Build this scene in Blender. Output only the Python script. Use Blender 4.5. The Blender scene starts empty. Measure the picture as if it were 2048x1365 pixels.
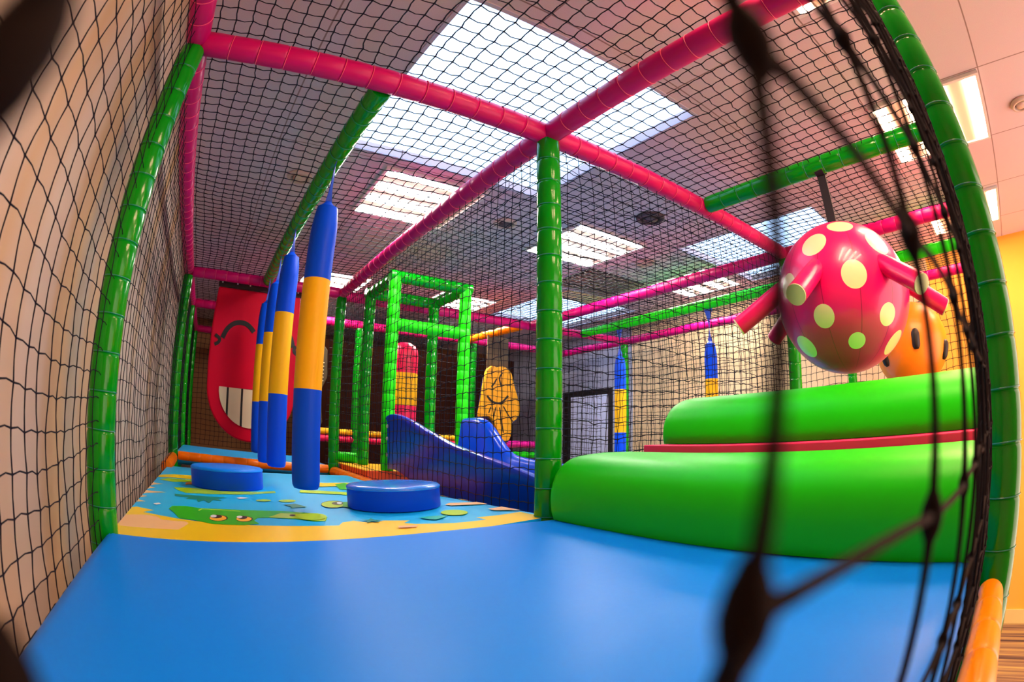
import bpy, math, random
from mathutils import Vector, Matrix
random.seed(7)
S = bpy.context.scene
COL = S.collection
PI = math.pi

# ------------------------------------------------------------------ camera
CAMP = Vector((-1.1463, -1.4743, 0.3562))
yaw, pit, rol = 0.58841, 0.186946, 0.017149
fwd = Vector((math.sin(yaw)*math.cos(pit), math.cos(yaw)*math.cos(pit), math.sin(pit)))
rgt0 = Vector((math.cos(yaw), -math.sin(yaw), 0)); up0 = rgt0.cross(fwd)
rgt = rgt0*math.cos(rol) + up0*math.sin(rol); upv = up0*math.cos(rol) - rgt0*math.sin(rol)
cam = bpy.data.cameras.new('camera'); camo = bpy.data.objects.new('camera', cam); COL.objects.link(camo)
camo.matrix_world = Matrix(((rgt.x, upv.x, -fwd.x, CAMP.x), (rgt.y, upv.y, -fwd.y, CAMP.y), (rgt.z, upv.z, -fwd.z, CAMP.z), (0, 0, 0, 1)))
cam.type = 'PANO'; cam.sensor_width = 36.0; cam.lens = 18.6; cam.clip_start = 0.005; cam.clip_end = 60
cc = cam.cycles if hasattr(cam, 'cycles') and hasattr(cam.cycles, 'panorama_type') else cam
cc.panorama_type = 'FISHEYE_LENS_POLYNOMIAL'
cc.fisheye_fov = 2*PI*0.9
cc.fisheye_polynomial_k0 = 0.0
cc.fisheye_polynomial_k1 = -5.49208141e-02
cc.fisheye_polynomial_k2 = 4.59353438e-04
cc.fisheye_polynomial_k3 = -7.49339182e-05
cc.fisheye_polynomial_k4 = 2.12337534e-06
cam.dof.use_dof = True; cam.dof.focus_distance = 2.3; cam.dof.aperture_fstop = 6.5
S.camera = camo

# ------------------------------------------------------------------ world, exposure
w = bpy.data.worlds.new('world'); S.world = w; w.use_nodes = True
w.node_tree.nodes['Background'].inputs[0].default_value = (1.0, 0.64, 0.56, 1)
w.node_tree.nodes['Background'].inputs[1].default_value = 2.8
S.view_settings.view_transform = 'Standard'; S.view_settings.look = 'None'
S.view_settings.exposure = 0.75; S.view_settings.gamma = 1.0; S.view_settings.use_curve_mapping = False

H = 1.589      # height of the beams above the play platform
CH = 1.95      # height of the room ceiling
FL = -1.72     # room floor

# ------------------------------------------------------------------ materials
def nm(name):
    m = bpy.data.materials.new(name); m.use_nodes = True
    return m, m.node_tree, m.node_tree.nodes['Principled BSDF']
def mat(name, col, rough=0.4, coat=0.0, spec=0.5, bump=0.0, bscale=60, var=0.0, metal=0.0, bstr=0.3):
    m, nt, b = nm(name)
    b.inputs['Base Color'].default_value = (*col, 1); b.inputs['Roughness'].default_value = rough
    b.inputs['Coat Weight'].default_value = coat; b.inputs['Coat Roughness'].default_value = 0.08
    b.inputs['Specular IOR Level'].default_value = spec; b.inputs['Metallic'].default_value = metal
    if bump or var:
        tc = nt.nodes.new('ShaderNodeTexCoord'); n = nt.nodes.new('ShaderNodeTexNoise')
        n.inputs['Scale'].default_value = bscale; n.inputs['Detail'].default_value = 4
        nt.links.new(tc.outputs['Object'], n.inputs['Vector'])
        if bump:
            bp = nt.nodes.new('ShaderNodeBump'); bp.inputs['Distance'].default_value = bump; bp.inputs['Strength'].default_value = bstr
            nt.links.new(n.outputs['Fac'], bp.inputs['Height']); nt.links.new(bp.outputs['Normal'], b.inputs['Normal'])
        if var:
            n2 = nt.nodes.new('ShaderNodeTexNoise'); n2.inputs['Scale'].default_value = bscale*0.12
            nt.links.new(tc.outputs['Object'], n2.inputs['Vector'])
            mx = nt.nodes.new('ShaderNodeMix'); mx.data_type = 'RGBA'
            mx.inputs[6].default_value = (*[c*(1-var) for c in col], 1); mx.inputs[7].default_value = (*[min(1, c*(1+var)) for c in col], 1)
            nt.links.new(n2.outputs['Fac'], mx.inputs[0]); nt.links.new(mx.outputs[2], b.inputs['Base Color'])
    return m
def emit(name, col, st):
    m = bpy.data.materials.new(name); m.use_nodes = True; nt = m.node_tree
    for n in list(nt.nodes): nt.nodes.remove(n)
    e = nt.nodes.new('ShaderNodeEmission'); o = nt.nodes.new('ShaderNodeOutputMaterial')
    e.inputs[0].default_value = (*col, 1); e.inputs[1].default_value = st
    nt.links.new(e.outputs[0], o.inputs[0]); return m

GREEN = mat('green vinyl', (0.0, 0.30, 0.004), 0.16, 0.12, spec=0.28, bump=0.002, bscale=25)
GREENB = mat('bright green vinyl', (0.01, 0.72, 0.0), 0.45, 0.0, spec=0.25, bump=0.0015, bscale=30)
PINK = mat('pink vinyl', (0.62, 0.0, 0.135), 0.36, 0.0, spec=0.3, bump=0.002, bscale=25)
PINKM = mat('magenta vinyl', (0.75, 0.0, 0.28), 0.3, 0.2)
REDV = mat('red vinyl', (0.70, 0.0, 0.03), 0.55, 0.0, spec=0.15)
ORANGE = mat('orange vinyl', (1.0, 0.20, 0.0), 0.3, 0.1, spec=0.3, bump=0.002, bscale=25)
ORANGER = mat('orange red vinyl', (0.8, 0.07, 0.0), 0.4)
YEL = mat('yellow vinyl', (1.0, 0.50, 0.0), 0.5, spec=0.3, bump=0.001, bscale=90)
YELF = mat('golden foam', (1.0, 0.42, 0.0), 0.5, bump=0.001, bscale=60)
BLUE = mat('blue vinyl', (0.0, 0.075, 0.72), 0.45, 0.0, spec=0.15, bump=0.001, bscale=90)
BLUEM = mat('blue mat vinyl', (0.0, 0.25, 1.0), 0.42, 0.0, spec=0.2, bump=0.0012, bscale=55, bstr=0.25)
BLUEL = mat('light blue vinyl', (0.01, 0.36, 0.80), 0.35, 0.1)
BLUES = mat('blue glossy plastic', (0.0, 0.045, 0.50), 0.2, 0.04, spec=0.3)
BLUESTRAP = mat('blue strap webbing', (0.005, 0.05, 0.42), 0.6)
BLACKS = mat('black strap webbing', (0.008, 0.008, 0.012), 0.7)
CORD = mat('black net cord', (0.004, 0.003, 0.010), 0.7, spec=0.15)
CORDN = mat('black brown net cord', (0.006, 0.003, 0.002), 0.8, spec=0.1, bump=0.0006, bscale=700)
TIEG = mat('teal cable tie', (0.01, 0.30, 0.16), 0.2, 0.5)
TIEP = mat('pink lacing cord', (1.0, 0.10, 0.22), 0.3)
TIEO = mat('orange cable tie', (0.9, 0.25, 0.03), 0.3)
MATTOP = mat('blue disc top vinyl', (0.0, 0.22, 0.95), 0.25, 0.3, spec=0.6, bump=0.0015, bscale=40)
CREAM = mat('cream foam', (0.82, 0.72, 0.45), 0.55)
TOOTH = mat('ivory foam', (0.80, 0.66, 0.42), 0.55)
BLACK = mat('black foam', (0.006, 0.005, 0.004), 0.5)
DBLUE = mat('dark blue foam', (0.005, 0.03, 0.15), 0.5)
STEEL = mat('steel', (0.6, 0.6, 0.6), 0.3, metal=0.9)
WHITEP = mat('white plastic', (0.75, 0.74, 0.72), 0.4)
BEIGEP = mat('beige plastic', (0.62, 0.48, 0.40), 0.5)

def srgb(r, g, b):
    f = lambda v: (v/12.92 if v <= .04045 else ((v+.055)/1.055)**2.4)
    return (f(r/255), f(g/255), f(b/255))

# ------------------------------------------------------------------ mesh helpers
class MB:
    def __init__(s): s.v = []; s.f = []; s.m = []
    def add(s, v, f, mi=0):
        o = len(s.v); s.v += [tuple(p) for p in v]; s.f += [tuple(i+o for i in q) for q in f]; s.m += [mi]*len(f); return s
    def box(s, a, b, mi=0):
        x0, y0, z0 = a; x1, y1, z1 = b
        return s.add([(x0,y0,z0),(x1,y0,z0),(x1,y1,z0),(x0,y1,z0),(x0,y0,z1),(x1,y0,z1),(x1,y1,z1),(x0,y1,z1)],
                     [(0,3,2,1),(4,5,6,7),(0,1,5,4),(1,2,6,5),(2,3,7,6),(3,0,4,7)], mi)
    def rings(s, rs, mi=0, cap=True, closed=True):
        n = len(rs[0]); v = [p for r in rs for p in r]; f = []
        for i in range(len(rs)-1):
            for j in range(n if closed else n-1):
                k = (j+1) % n
                f.append((i*n+j, i*n+k, (i+1)*n+k, (i+1)*n+j))
        if cap:
            f.append(tuple(range(n-1, -1, -1))); f.append(tuple((len(rs)-1)*n+j for j in range(n)))
        return s.add(v, f, mi)
    def tube(s, pts, r, n=8, mi=0, cap=True):
        pts = [Vector(p) for p in pts]; rs = []
        prev = None
        for i, p in enumerate(pts):
            d = (pts[min(i+1, len(pts)-1)] - pts[max(i-1, 0)]).normalized()
            a = d.cross(Vector((0, 0, 1)) if abs(d.z) < 0.9 else Vector((1, 0, 0))).normalized() if prev is None else (prev - d*prev.dot(d)).normalized()
            prev = a; b = d.cross(a)
            rr = r[i] if isinstance(r, (list, tuple)) else r
            rs.append([p + (a*math.cos(t)+b*math.sin(t))*rr for t in [2*PI*k/n for k in range(n)]])
        return s.rings(rs, mi, cap)
    def lathe(s, prof, n=24, mi=0, origin=(0, 0, 0), mis=None):   # prof = [(r, z)]
        o = Vector(origin); rs = [[o+Vector((r*math.cos(2*PI*k/n), r*math.sin(2*PI*k/n), z)) for k in range(n)] for r, z in prof]
        if mis is None: return s.rings(rs, mi)
        base = len(s.m); s.rings(rs, mi)
        for i in range(len(rs)-1):
            for j in range(n): s.m[base+i*n+j] = mis[i]
        return s
    def build(s, name, mats, parent=None, loc=None, smooth=True, bevel=0.0, seg=3, auto=None):
        me = bpy.data.meshes.new(name); me.from_pydata(s.v, [], s.f); me.update()
        for m in (mats if isinstance(mats, (list, tuple)) else [mats]): me.materials.append(m)
        me.polygons.foreach_set('material_index', s.m)
        if smooth: me.polygons.foreach_set('use_smooth', [True]*len(me.polygons))
        o = bpy.data.objects.new(name, me); COL.objects.link(o)
        if parent is not None: o.parent = parent
        if loc is not None: o.location = loc
        if bevel:
            b = o.modifiers.new('bevel', 'BEVEL'); b.width = bevel; b.segments = seg; b.limit_method = 'ANGLE'; b.angle_limit = math.radians(40)
        if smooth and (auto or bevel):
            try: me.set_sharp_from_angle(angle=math.radians(auto or 45))
            except Exception: pass
        return o

def tag(o, label=None, cat=None, group=None, kind=None):
    if label: o['label'] = label
    if cat: o['category'] = cat
    if group: o['group'] = group
    if kind: o['kind'] = kind
    return o
def empty(name, loc, label, cat, group=None, rot=None):
    o = bpy.data.objects.new(name, None); COL.objects.link(o); o.location = loc; o.empty_display_size = 0.05
    if rot is not None: o.rotation_euler = rot
    return tag(o, label, cat, group)
def prism(pts, y0, y1):          # outline in x,z extruded along y
    mb = MB(); n = len(pts)
    v = [(x, y0, z) for x, z in pts] + [(x, y1, z) for x, z in pts]
    f = [tuple(range(n)), tuple(range(2*n-1, n-1, -1))] + [(i, i+n, (i+1) % n+n, (i+1) % n) for i in range(n)]
    return mb.add(v, f)
def stroke(pts, wd, y0, y1):     # ribbon of width wd along a line in x,z
    L = []; R = []
    n = len(pts)
    for i in range(n):
        a = pts[max(i-1, 0)]; b = pts[min(i+1, n-1)]
        dx, dz = b[0]-a[0], b[1]-a[1]; l = math.hypot(dx, dz) or 1
        L.append((pts[i][0]-dz/l*wd/2, pts[i][1]+dx/l*wd/2)); R.append((pts[i][0]+dz/l*wd/2, pts[i][1]-dx/l*wd/2))
    mb = MB()
    for i in range(n-1):
        q = [L[i], L[i+1], R[i+1], R[i]]
        v = [(x, y0, z) for x, z in q]+[(x, y1, z) for x, z in q]
        mb.add(v, [(0,1,2,3),(7,6,5,4),(0,4,5,1),(1,5,6,2),(2,6,7,3),(3,7,4,0)])
    return mb
def cat_smooth(pts, k=4):         # Catmull-Rom through open points
    out = []
    n = len(pts)
    for i in range(n-1):
        p0 = pts[max(i-1, 0)]; p1 = pts[i]; p2 = pts[i+1]; p3 = pts[min(i+2, n-1)]
        for j in range(k):
            t = j/k
            out.append(tuple(0.5*((2*b)+(-a+c)*t+(2*a-5*b+4*c-d)*t*t+(-a+3*b-3*c+d)*t**3) for a, b, c, d in zip(p0, p1, p2, p3)))
    out.append(tuple(pts[-1])); return out

# ------------------------------------------------------------------ padded tubes of the frame
TIES = {}
def padded(name, a, b, m, tie, label, cat, group, r=0.0475, step=0.107, ties=True, tiemin=None, capr=True, ph=0.5):
    a = Vector(a); b = Vector(b); d = b-a; L = d.length; n = max(1, round(L/step)); st = L/n
    q = d.to_track_quat('Z', 'Y')
    root = empty(name, a, label, cat, group); root.rotation_mode = 'QUATERNION'; root.rotation_quaternion = q
    prof = [(r*0.7, 0.0), (r*0.96, 0.002)]
    for i in range(n):
        z0 = i*st; z1 = (i+1)*st
        if i: prof += [(r*0.965, z0-0.0015), (r*0.94, z0), (r*0.975, z0+0.002)]
        prof += [(r, z0+0.008), (r*1.012, (z0+z1)/2), (r, z1-0.009)]
    prof += [(r*0.96, L-0.002), (r*0.7, L)]
    MB().lathe(prof, 28).build('foam_sleeve', m, root, auto=50)
    if ties:
        key = tie.name
        if key not in TIES:
            tb = MB(); rr = r+0.0002; N = 24; M = 5
            rs = [[Vector(((rr+0.0016*math.cos(2*PI*j/M))*math.cos(2*PI*k/N), (rr+0.0016*math.cos(2*PI*j/M))*math.sin(2*PI*k/N), 0.0016*math.sin(2*PI*j/M))) for j in range(M)] for k in range(N)]
            tb.rings(rs+[rs[0]], cap=False)
            me = bpy.data.meshes.new('cable_tie'); me.from_pydata(tb.v, [], tb.f); me.materials.append(tie)
            me.polygons.foreach_set('use_smooth', [True]*len(me.polygons)); TIES[key] = me
        for i in range(1, n):
            z = (i)*st + 0.004
            if tiemin is not None and (a+d.normalized()*z).z < tiemin: continue
            o = bpy.data.objects.new('cable_tie' if 'tie' in key else 'lacing_cord', TIES[key]); COL.objects.link(o); o.parent = root
            o.location = (0, 0, z); o.scale = (r/0.0475,)*2+(1,)
            o.rotation_euler = (random.uniform(-.03, .03), random.uniform(-.03, .03), random.uniform(0, 6))
    return root

# ------------------------------------------------------------------ nets
def net(name, o, U, V, lu, lv, label, cell=0.062, r=0.0023, jit=0.06, zig=0.11, m=None, group=None, sag=0.0, parent=None, seed=1):
    rnd = random.Random(seed); o = Vector(o); U = Vector(U); V = Vector(V); N = U.cross(V).normalized()
    nu = max(2, round(lu/cell)); nv = max(2, round(lv/cell)); cu = lu/nu; cv = lv/nv
    ph = [rnd.uniform(0, 6) for _ in range(6)]
    P = {}
    for i in range(nu+1):
        for j in range(nv+1):
            ed = min(i, nu-i, 3)/3*min(j, nv-j, 3)/3
            wu = (math.sin(i*.37+j*.21+ph[0])*0.16+math.sin(j*.53+ph[1])*.08)*ed + rnd.uniform(-jit, jit)
            wv = (math.sin(i*.29-j*.33+ph[2])*0.16+math.sin(i*.61+ph[3])*.08)*ed + rnd.uniform(-jit, jit)
            s = sag*math.sin(PI*i/nu)*math.sin(PI*j/nv) + rnd.uniform(-.05, .05)*cell
            P[i, j] = o+U*(i*cu+wu*cu)+V*(j*cv+wv*cv)+N*s
    mb = MB()
    def strand(keys, other):
        pts = []; rr = []
        for k, key in enumerate(keys):
            p = P[key]
            if k:
                q = (P[keys[k-1]]+p)/2
                pts.append(q + other*(zig*cell*(1.0 if other is V else -0.45)*(1+rnd.uniform(-.4, .4)))); rr.append(r)
            pts.append(p); rr.append(r*1.25)
        mb.tube(pts, rr, 4)
    for j in range(nv+1): strand([(i, j) for i in range(nu+1)], V)
    for i in range(nu+1): strand([(i, j) for j in range(nv+1)], U)
    k = r*2.1
    for p in P.values():
        mb.add([p+U*k*1.3, p+V*k, p-U*k*1.3, p-V*k, p+N*k, p-N*k], [(0,1,4),(1,2,4),(2,3,4),(3,0,4),(1,0,5),(2,1,5),(3,2,5),(0,3,5)])
    ob = mb.build(name, m or CORD, smooth=False)
    return tag(ob, label, 'net', group)

# ================================================================== THE ROOM
def structure(o): o['kind'] = 'structure'; return o
TILE = 0.763; TX = 1.289; TY = -1.877
def ceiling_mat():
    m, nt, b = nm('ceiling tiles'); b.inputs['Roughness'].default_value = 0.85
    tc = nt.nodes.new('ShaderNodeTexCoord'); sx = nt.nodes.new('ShaderNodeSeparateXYZ'); nt.links.new(tc.outputs['Object'], sx.inputs[0])
    def line(sock, off):
        a = nt.nodes.new('ShaderNodeMath'); a.operation = 'SUBTRACT'; a.inputs[1].default_value = off; nt.links.new(sock, a.inputs[0])
        d = nt.nodes.new('ShaderNodeMath'); d.operation = 'PINGPONG'; d.inputs[1].default_value = TILE/2; nt.links.new(a.outputs[0], d.inputs[0])
        l = nt.nodes.new('ShaderNodeMath'); l.operation = 'LESS_THAN'; l.inputs[1].default_value = 0.004; nt.links.new(d.outputs[0], l.inputs[0]); return l
    a = line(sx.outputs[0], TX); c = line(sx.outputs[1], TY)
    mx = nt.nodes.new('ShaderNodeMath'); mx.operation = 'MAXIMUM'; nt.links.new(a.outputs[0], mx.inputs[0]); nt.links.new(c.outputs[0], mx.inputs[1])
    n = nt.nodes.new('ShaderNodeTexNoise'); n.inputs['Scale'].default_value = 220; nt.links.new(tc.outputs['Object'], n.inputs['Vector'])
    cr = nt.nodes.new('ShaderNodeMix'); cr.data_type = 'RGBA'; cr.inputs[6].default_value = (0.62, 0.50, 0.52, 1); cr.inputs[7].default_value = (0.72, 0.60, 0.61, 1)
    nt.links.new(n.outputs['Fac'], cr.inputs[0])
    mm = nt.nodes.new('ShaderNodeMix'); mm.data_type = 'RGBA'; mm.inputs[7].default_value = (0.30, 0.20, 0.18, 1)
    nt.links.new(cr.outputs[2], mm.inputs[6]); nt.links.new(mx.outputs[0], mm.inputs[0]); nt.links.new(mm.outputs[2], b.inputs['Base Color'])
    return m
X0, X1, Y0, Y1 = -1.66, 4.16, -4.2, 7.0
SKY = [(-0.55, 0.76, -0.255, 1.097), (2.27, 3.58, -0.255, 1.097), (2.27, 3.58, 2.85, 4.20)]
def holed(holes, x0, x1, y0, y1, z, th):
    xs = sorted({x0, x1, *[h[0] for h in holes], *[h[1] for h in holes]}); ys = sorted({y0, y1, *[h[2] for h in holes], *[h[3] for h in holes]})
    mb = MB()
    for i in range(len(xs)-1):
        for j in range(len(ys)-1):
            cx, cy = (xs[i]+xs[i+1])/2, (ys[j]+ys[j+1])/2
            if any(h[0] < cx < h[1] and h[2] < cy < h[3] for h in holes): continue
            mb.box((xs[i], ys[j], z), (xs[i+1], ys[j+1], z+th))
    return mb
structure(holed(SKY, X0-.1, X1+.1, Y0, Y1+.1, CH, 0.16).build('ceiling', ceiling_mat(), smooth=False))
SKYE = emit('skylight daylight', (0.54, 0.80, 1.25), 1.75)
FRM = mat('window frame', (0.55, 0.52, 0.60), 0.5)
for k, (a, b, c, d) in enumerate(SKY):
    f = MB(); t = 0.02
    f.box((a-t, c-t, CH-.008), (a, d+t, CH-.0005)).box((b, c-t, CH-.008), (b+t, d+t, CH-.0005)).box((a, c-t, CH-.008), (b, c, CH-.0005)).box((a, d, CH-.008), (b, d+t, CH-.0005))
    fo = structure(f.build('window_%d' % (k+1), FRM, smooth=False))
    structure(MB().box((a, c, CH+0.055), (b, d, CH+0.07)).build('pane', SKYE, fo, smooth=False))

def wall_mat(name, base, streak=None, sc=3.0, amt=0.5):
    m, nt, b = nm(name); b.inputs['Roughness'].default_value = 0.7
    tc = nt.nodes.new('ShaderNodeTexCoord'); mp = nt.nodes.new('ShaderNodeMapping'); mp.inputs['Scale'].default_value = (sc, sc, 0.15)
    n = nt.nodes.new('ShaderNodeTexNoise'); n.inputs['Scale'].default_value = 1.0; n.inputs['Detail'].default_value = 3
    nt.links.new(tc.outputs['Object'], mp.inputs[0]); nt.links.new(mp.outputs[0], n.inputs['Vector'])
    r = nt.nodes.new('ShaderNodeValToRGB'); r.color_ramp.elements[0].position = 0.5; r.color_ramp.elements[0].color = (*base, 1)
    r.color_ramp.elements[1].position = 0.68; r.color_ramp.elements[1].color = (*(streak or base), 1)
    nt.links.new(n.outputs['Fac'], r.inputs[0]); nt.links.new(r.outputs[0], b.inputs['Base Color'])
    n2 = nt.nodes.new('ShaderNodeTexNoise'); n2.inputs['Scale'].default_value = 160; nt.links.new(tc.outputs['Object'], n2.inputs['Vector'])
    bp = nt.nodes.new('ShaderNodeBump'); bp.inputs['Strength'].default_value = 0.15; bp.inputs['Distance'].default_value = 0.002
    nt.links.new(n2.outputs['Fac'], bp.inputs['Height']); nt.links.new(bp.outputs[0], b.inputs['Normal'])
    return m
W_L = wall_mat('left wall paper', (0.55, 0.46, 0.36), (0.52, 0.31, 0.10), 2.2)
W_G = wall_mat('golden wall paint', (0.90, 0.45, 0.04), (0.88, 0.48, 0.08), 1)
W_C = wall_mat('cream wall paint', (0.86, 0.62, 0.34), (0.88, 0.68, 0.42), 1)
W_B = wall_mat('grey wall paint', (0.46, 0.47, 0.58), (0.5, 0.5, 0.6), 1)
W_D = wall_mat('brown wall', (0.26, 0.105, 0.03), (0.30, 0.13, 0.04), 2)
def bx(name, a, b, m, parent=None, **k): return MB().box(a, b).build(name, m, parent, smooth=False, **k)
structure(bx('wall_left', (X0-.1, Y0, FL), (X0, Y1, CH), W_L))
structure(bx('wall_light_block', (X0-.1, Y0-.1, FL), (0.2, Y0, CH), W_L))  # unseen part-wall added to keep the warm world light off the left side
structure(bx('wall_back', (X0-.1, Y1, FL), (X1+.1, Y1+.1, CH), W_D))
wr = structure(bx('wall_right', (X1, -0.9, FL), (X1+.1, 3.47, CH), W_C))
structure(bx('golden_section', (X1, Y0, FL), (X1+.1, -0.9, CH), W_G, wr))
structure(bx('grey_section', (X1, 3.47, FL), (X1+.1, Y1, CH), W_B, wr))
structure(bx('baseboard_right', (X1-.02, Y0, FL), (X1, Y1, FL+.14), mat('pale yellow skirting', (0.80, 0.62, 0.22), 0.5)))
def carpet():
    m, nt, b = nm('striped carpet'); b.inputs['Roughness'].default_value = 0.95
    tc = nt.nodes.new('ShaderNodeTexCoord'); mp = nt.nodes.new('ShaderNodeMapping'); mp.inputs['Scale'].default_value = (26, 0.5, 1)
    n = nt.nodes.new('ShaderNodeTexNoise'); n.inputs['Scale'].default_value = 1.0; n.inputs['Detail'].default_value = 4
    nt.links.new(tc.outputs['Object'], mp.inputs[0]); nt.links.new(mp.outputs[0], n.inputs['Vector'])
    r = nt.nodes.new('ShaderNodeValToRGB'); e = r.color_ramp.elements
    e[0].position = 0.35; e[0].color = (0.05, 0.025, 0.02, 1); e[1].position = 0.68; e[1].color = (0.42, 0.30, 0.08, 1)
    x = e.new(0.5); x.color = (0.22, 0.13, 0.06, 1)
    nt.links.new(n.outputs['Fac'], r.inputs[0]); nt.links.new(r.outputs[0], b.inputs['Base Color']); return m
structure(bx('floor', (X0-.1, Y0, FL-.1), (X1+.1, Y1+.1, FL), carpet()))
# doorway in the grey wall section
dr = structure(bx('door_1', (X1-.03, 3.86, FL), (X1-.001, 4.95, 1.10), mat('dark door frame', (0.012, 0.008, 0.008), 0.5)))
structure(bx('door_panel', (X1-.045, 3.93, FL+.05), (X1-.03, 4.74, 1.01), mat('pale lavender door panel', (0.72, 0.76, 1.0), 0.4), dr))

# ------------------------------------------------------------------ ceiling lights
TUBE_C = emit('neutral light tube', (1.0, 0.90, 0.82), 46.0)
TUBE_W = emit('warm light tube', (1.0, 0.58, 0.36), 54.0)
REFL = mat('light reflector', (0.80, 0.58, 0.45), 0.35)
LIGHTS = [
 (-0.29, 1.215, TUBE_C, 'four-tube ceiling light seen above the pink beam left of the centre post'),
 (1.24, 1.215, TUBE_C, 'four-tube ceiling light seen just right of the centre green post'),
 (2.815, 1.215, TUBE_C, 'ceiling light panel far to the right past the slatted air vent'),
 (1.289, -1.877, TUBE_W, 'large warm ceiling light beside the tall right-hand green post'),
 (2.852, -1.877, TUBE_W, 'smaller warm ceiling light lower down, nearest the golden wall'),
 (-0.29, -1.877, TUBE_W, 'warm ceiling light at the top edge of the view, above the pink beam'),
 (-0.29, 3.50, TUBE_C, 'distant ceiling light above the far pink beam near the four hanging bags'),
 (1.24, 3.50, TUBE_C, 'distant ceiling light above the green tower frame')]
for x, y, tm, lab in LIGHTS:
    xr = .22 if (x < 0 and y == 1.215) else TILE/2-.012
    t = empty('ceiling_light', (x+TILE/2, y+TILE/2, CH-.022), lab, 'ceiling light', 'recessed ceiling lights')
    h = TILE/2-.012
    fr = MB(); g = 0.02
    fr.box((-h, -h, 0), (-h+g, h, .02)).box((h-g, -h, 0), (h, h, .02)).box((-h+g, -h, 0), (h-g, -h+g, .02)).box((-h+g, h-g, 0), (h-g, h, .02))
    fr.build('frame', WHITEP, t, smooth=False)
    MB().box((-h+g, -h+g, .012), (h-g, h-g, .02)).build('reflector', REFL, t, smooth=False)
    for k in range(4):
        yy = -h + 0.06 + k*(2*h-.12)/3
        MB().box((-h+.03, yy-.034, .002), (xr-.03, yy+.034, .011)).build('light_tube', tm, t, smooth=False)
# round diffusers, smoke detector, slatted vent
def diffuser(x, y, r, m, lab, name='round_vent', cat='air vent', dm=None):
    t = empty(name, (x, y, CH-.03), lab, cat, 'round fittings in the ceiling')
    MB().lathe([(r*.98, .029), (r, .02), (r*.9, .006), (r*.72, .004), (r*.70, .012), (r*.68, .029)], 32).build('rim', m, t)
    MB().lathe([(r*.5, .02), (r*.52, .008), (r*.3, .0), (0.002, -.002)], 32).build('cone', dm or m, t)
GREYD = mat('dark grey vent', (0.07, 0.05, 0.06), 0.5)
diffuser(-0.769, 1.607, 0.09, BEIGEP, 'round ceiling vent beside the green beam that carries the bags')
diffuser(0.818, 1.591, 0.09, BEIGEP, 'round ceiling vent left of the top of the centre post', dm=GREYD)
diffuser(1.591, 0.827, 0.11, GREYD, 'dark round ceiling vent right of the centre post, below the big skylight')
diffuser(2.317, 1.544, 0.09, BEIGEP, 'round ceiling vent between the right-hand light and the second skylight')
diffuser(1.765, -2.123, 0.075, BEIGEP, 'small round smoke detector on bare ceiling at the right edge', 'smoke_detector', 'smoke detector')
t = empty('air_vent', (2.42, 2.30, CH-.03), 'dark slatted rectangular air vent in the ceiling right of the centre post', 'air vent')
MB().box((-.38, -.30, .015), (.38, .30, .029)).build('backing', BLACK, t, smooth=False)
sl = MB()
for k in range(9): sl.box((-.37, -.28+k*.065, 0), (.37, -.265+k*.065, .014))
sl.build('slats', mat('vent slats', (0.28, 0.24, 0.20), 0.5), t, smooth=False)
t = empty('ceiling_panel', (2.62, 2.82, CH-.02), 'pale yellow flat panel on the ceiling beside the slatted vent', 'panel')
MB().box((-.26, -.13, 0), (.26, .13, .019)).build('face', mat('pale yellow panel', (0.9, 0.75, 0.35), 0.5), t, smooth=False)

# ================================================================== PLAY FRAME
gp = 'green padded posts of the play frame'; gb = 'pink padded beams of the play frame'; gg = 'green padded beams of the play frame'; go = 'orange padded base beams'
def post(x, y, z0, z1, lab, tiemin=-0.1, ties=True, m=None, step=0.107):
    return padded('padded_post', (x, y, z0), (x, y, z1), m or GREEN, TIEG, lab, 'post', gp, ties=ties, tiemin=tiemin, step=step)
post(-1.5, 0, FL, H-.04, 'tall green padded post at the left beside the cream wall, nearest the camera there')
post(0, 0, FL, H-.035, 'green padded post in the centre where four pink beams meet')
post(0, -1.5, FL, H-.04, 'tall green padded post at the right edge, behind the dark near net')
post(-1.5, 3.0, FL, H-.04, 'green padded post behind the printed mat, at its far left corner')
post(0, 3.0, FL, H-.04, 'dark green padded post right of the hanging bags, at the printed mat far corner')
post(2.13, 0, FL, H-.04, 'green padded post partly hidden behind the pink spotted ball', ties=False)
post(3.6, 3.08, FL, H-.04, 'slim far green post in front of the grey and cream wall, beside a hanging bag', ties=False)
post(3.6, 0.0, FL, H-.04, 'slim green post far behind the bottom of the pink spotted ball', ties=False)
post(-1.5, 4.25, FL, H-.04, 'green post just behind the far left corner post', ties=False)
post(-1.5, 5.9, FL, H-.04, 'darkest green post at the far left, third in line along the wall', ties=False)
post(0.575, 4.25, FL, H-.04, 'bright green post in the background left of the green tower frame', ties=False)
post(2.08, 4.25, FL, H-.04, 'bright green post in the background right of the green tower frame', ties=False)
def beam(a, b, lab, ties=True, m=None, grp=gb, tie=None, step=0.107, r=0.0475):
    return padded('padded_beam', a, b, m or PINK, tie or TIEP, lab, 'beam', grp, ties=ties, step=step, r=r)
e = 0.03
beam((-1.47, 0, H), (-e, 0, H), 'pink padded beam from the left post to the centre post, above the printed mat')
beam((e, 0, H), (2.10, 0, H), 'pink padded beam running right from the centre post towards the spotted ball')
beam((0, -e, H), (0, -1.47, H), 'pink padded beam from the centre post towards the upper right, crossing the skylight')
beam((0, e, H), (0, 2.97, H), 'pink padded beam running away from the centre post to the far lower left')
beam((-1.5, 1.47*2, H), (-1.5, e, H), 'pink padded beam along the left wall, beyond the left post')
beam((-1.5, -e, H), (-1.5, -1.9, H), 'pink padded beam at the top left, on the camera side of the left post')
beam((-1.46, 3.0, H), (-e, 3.0, H), 'pink padded beam over the red smiling panel')
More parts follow.
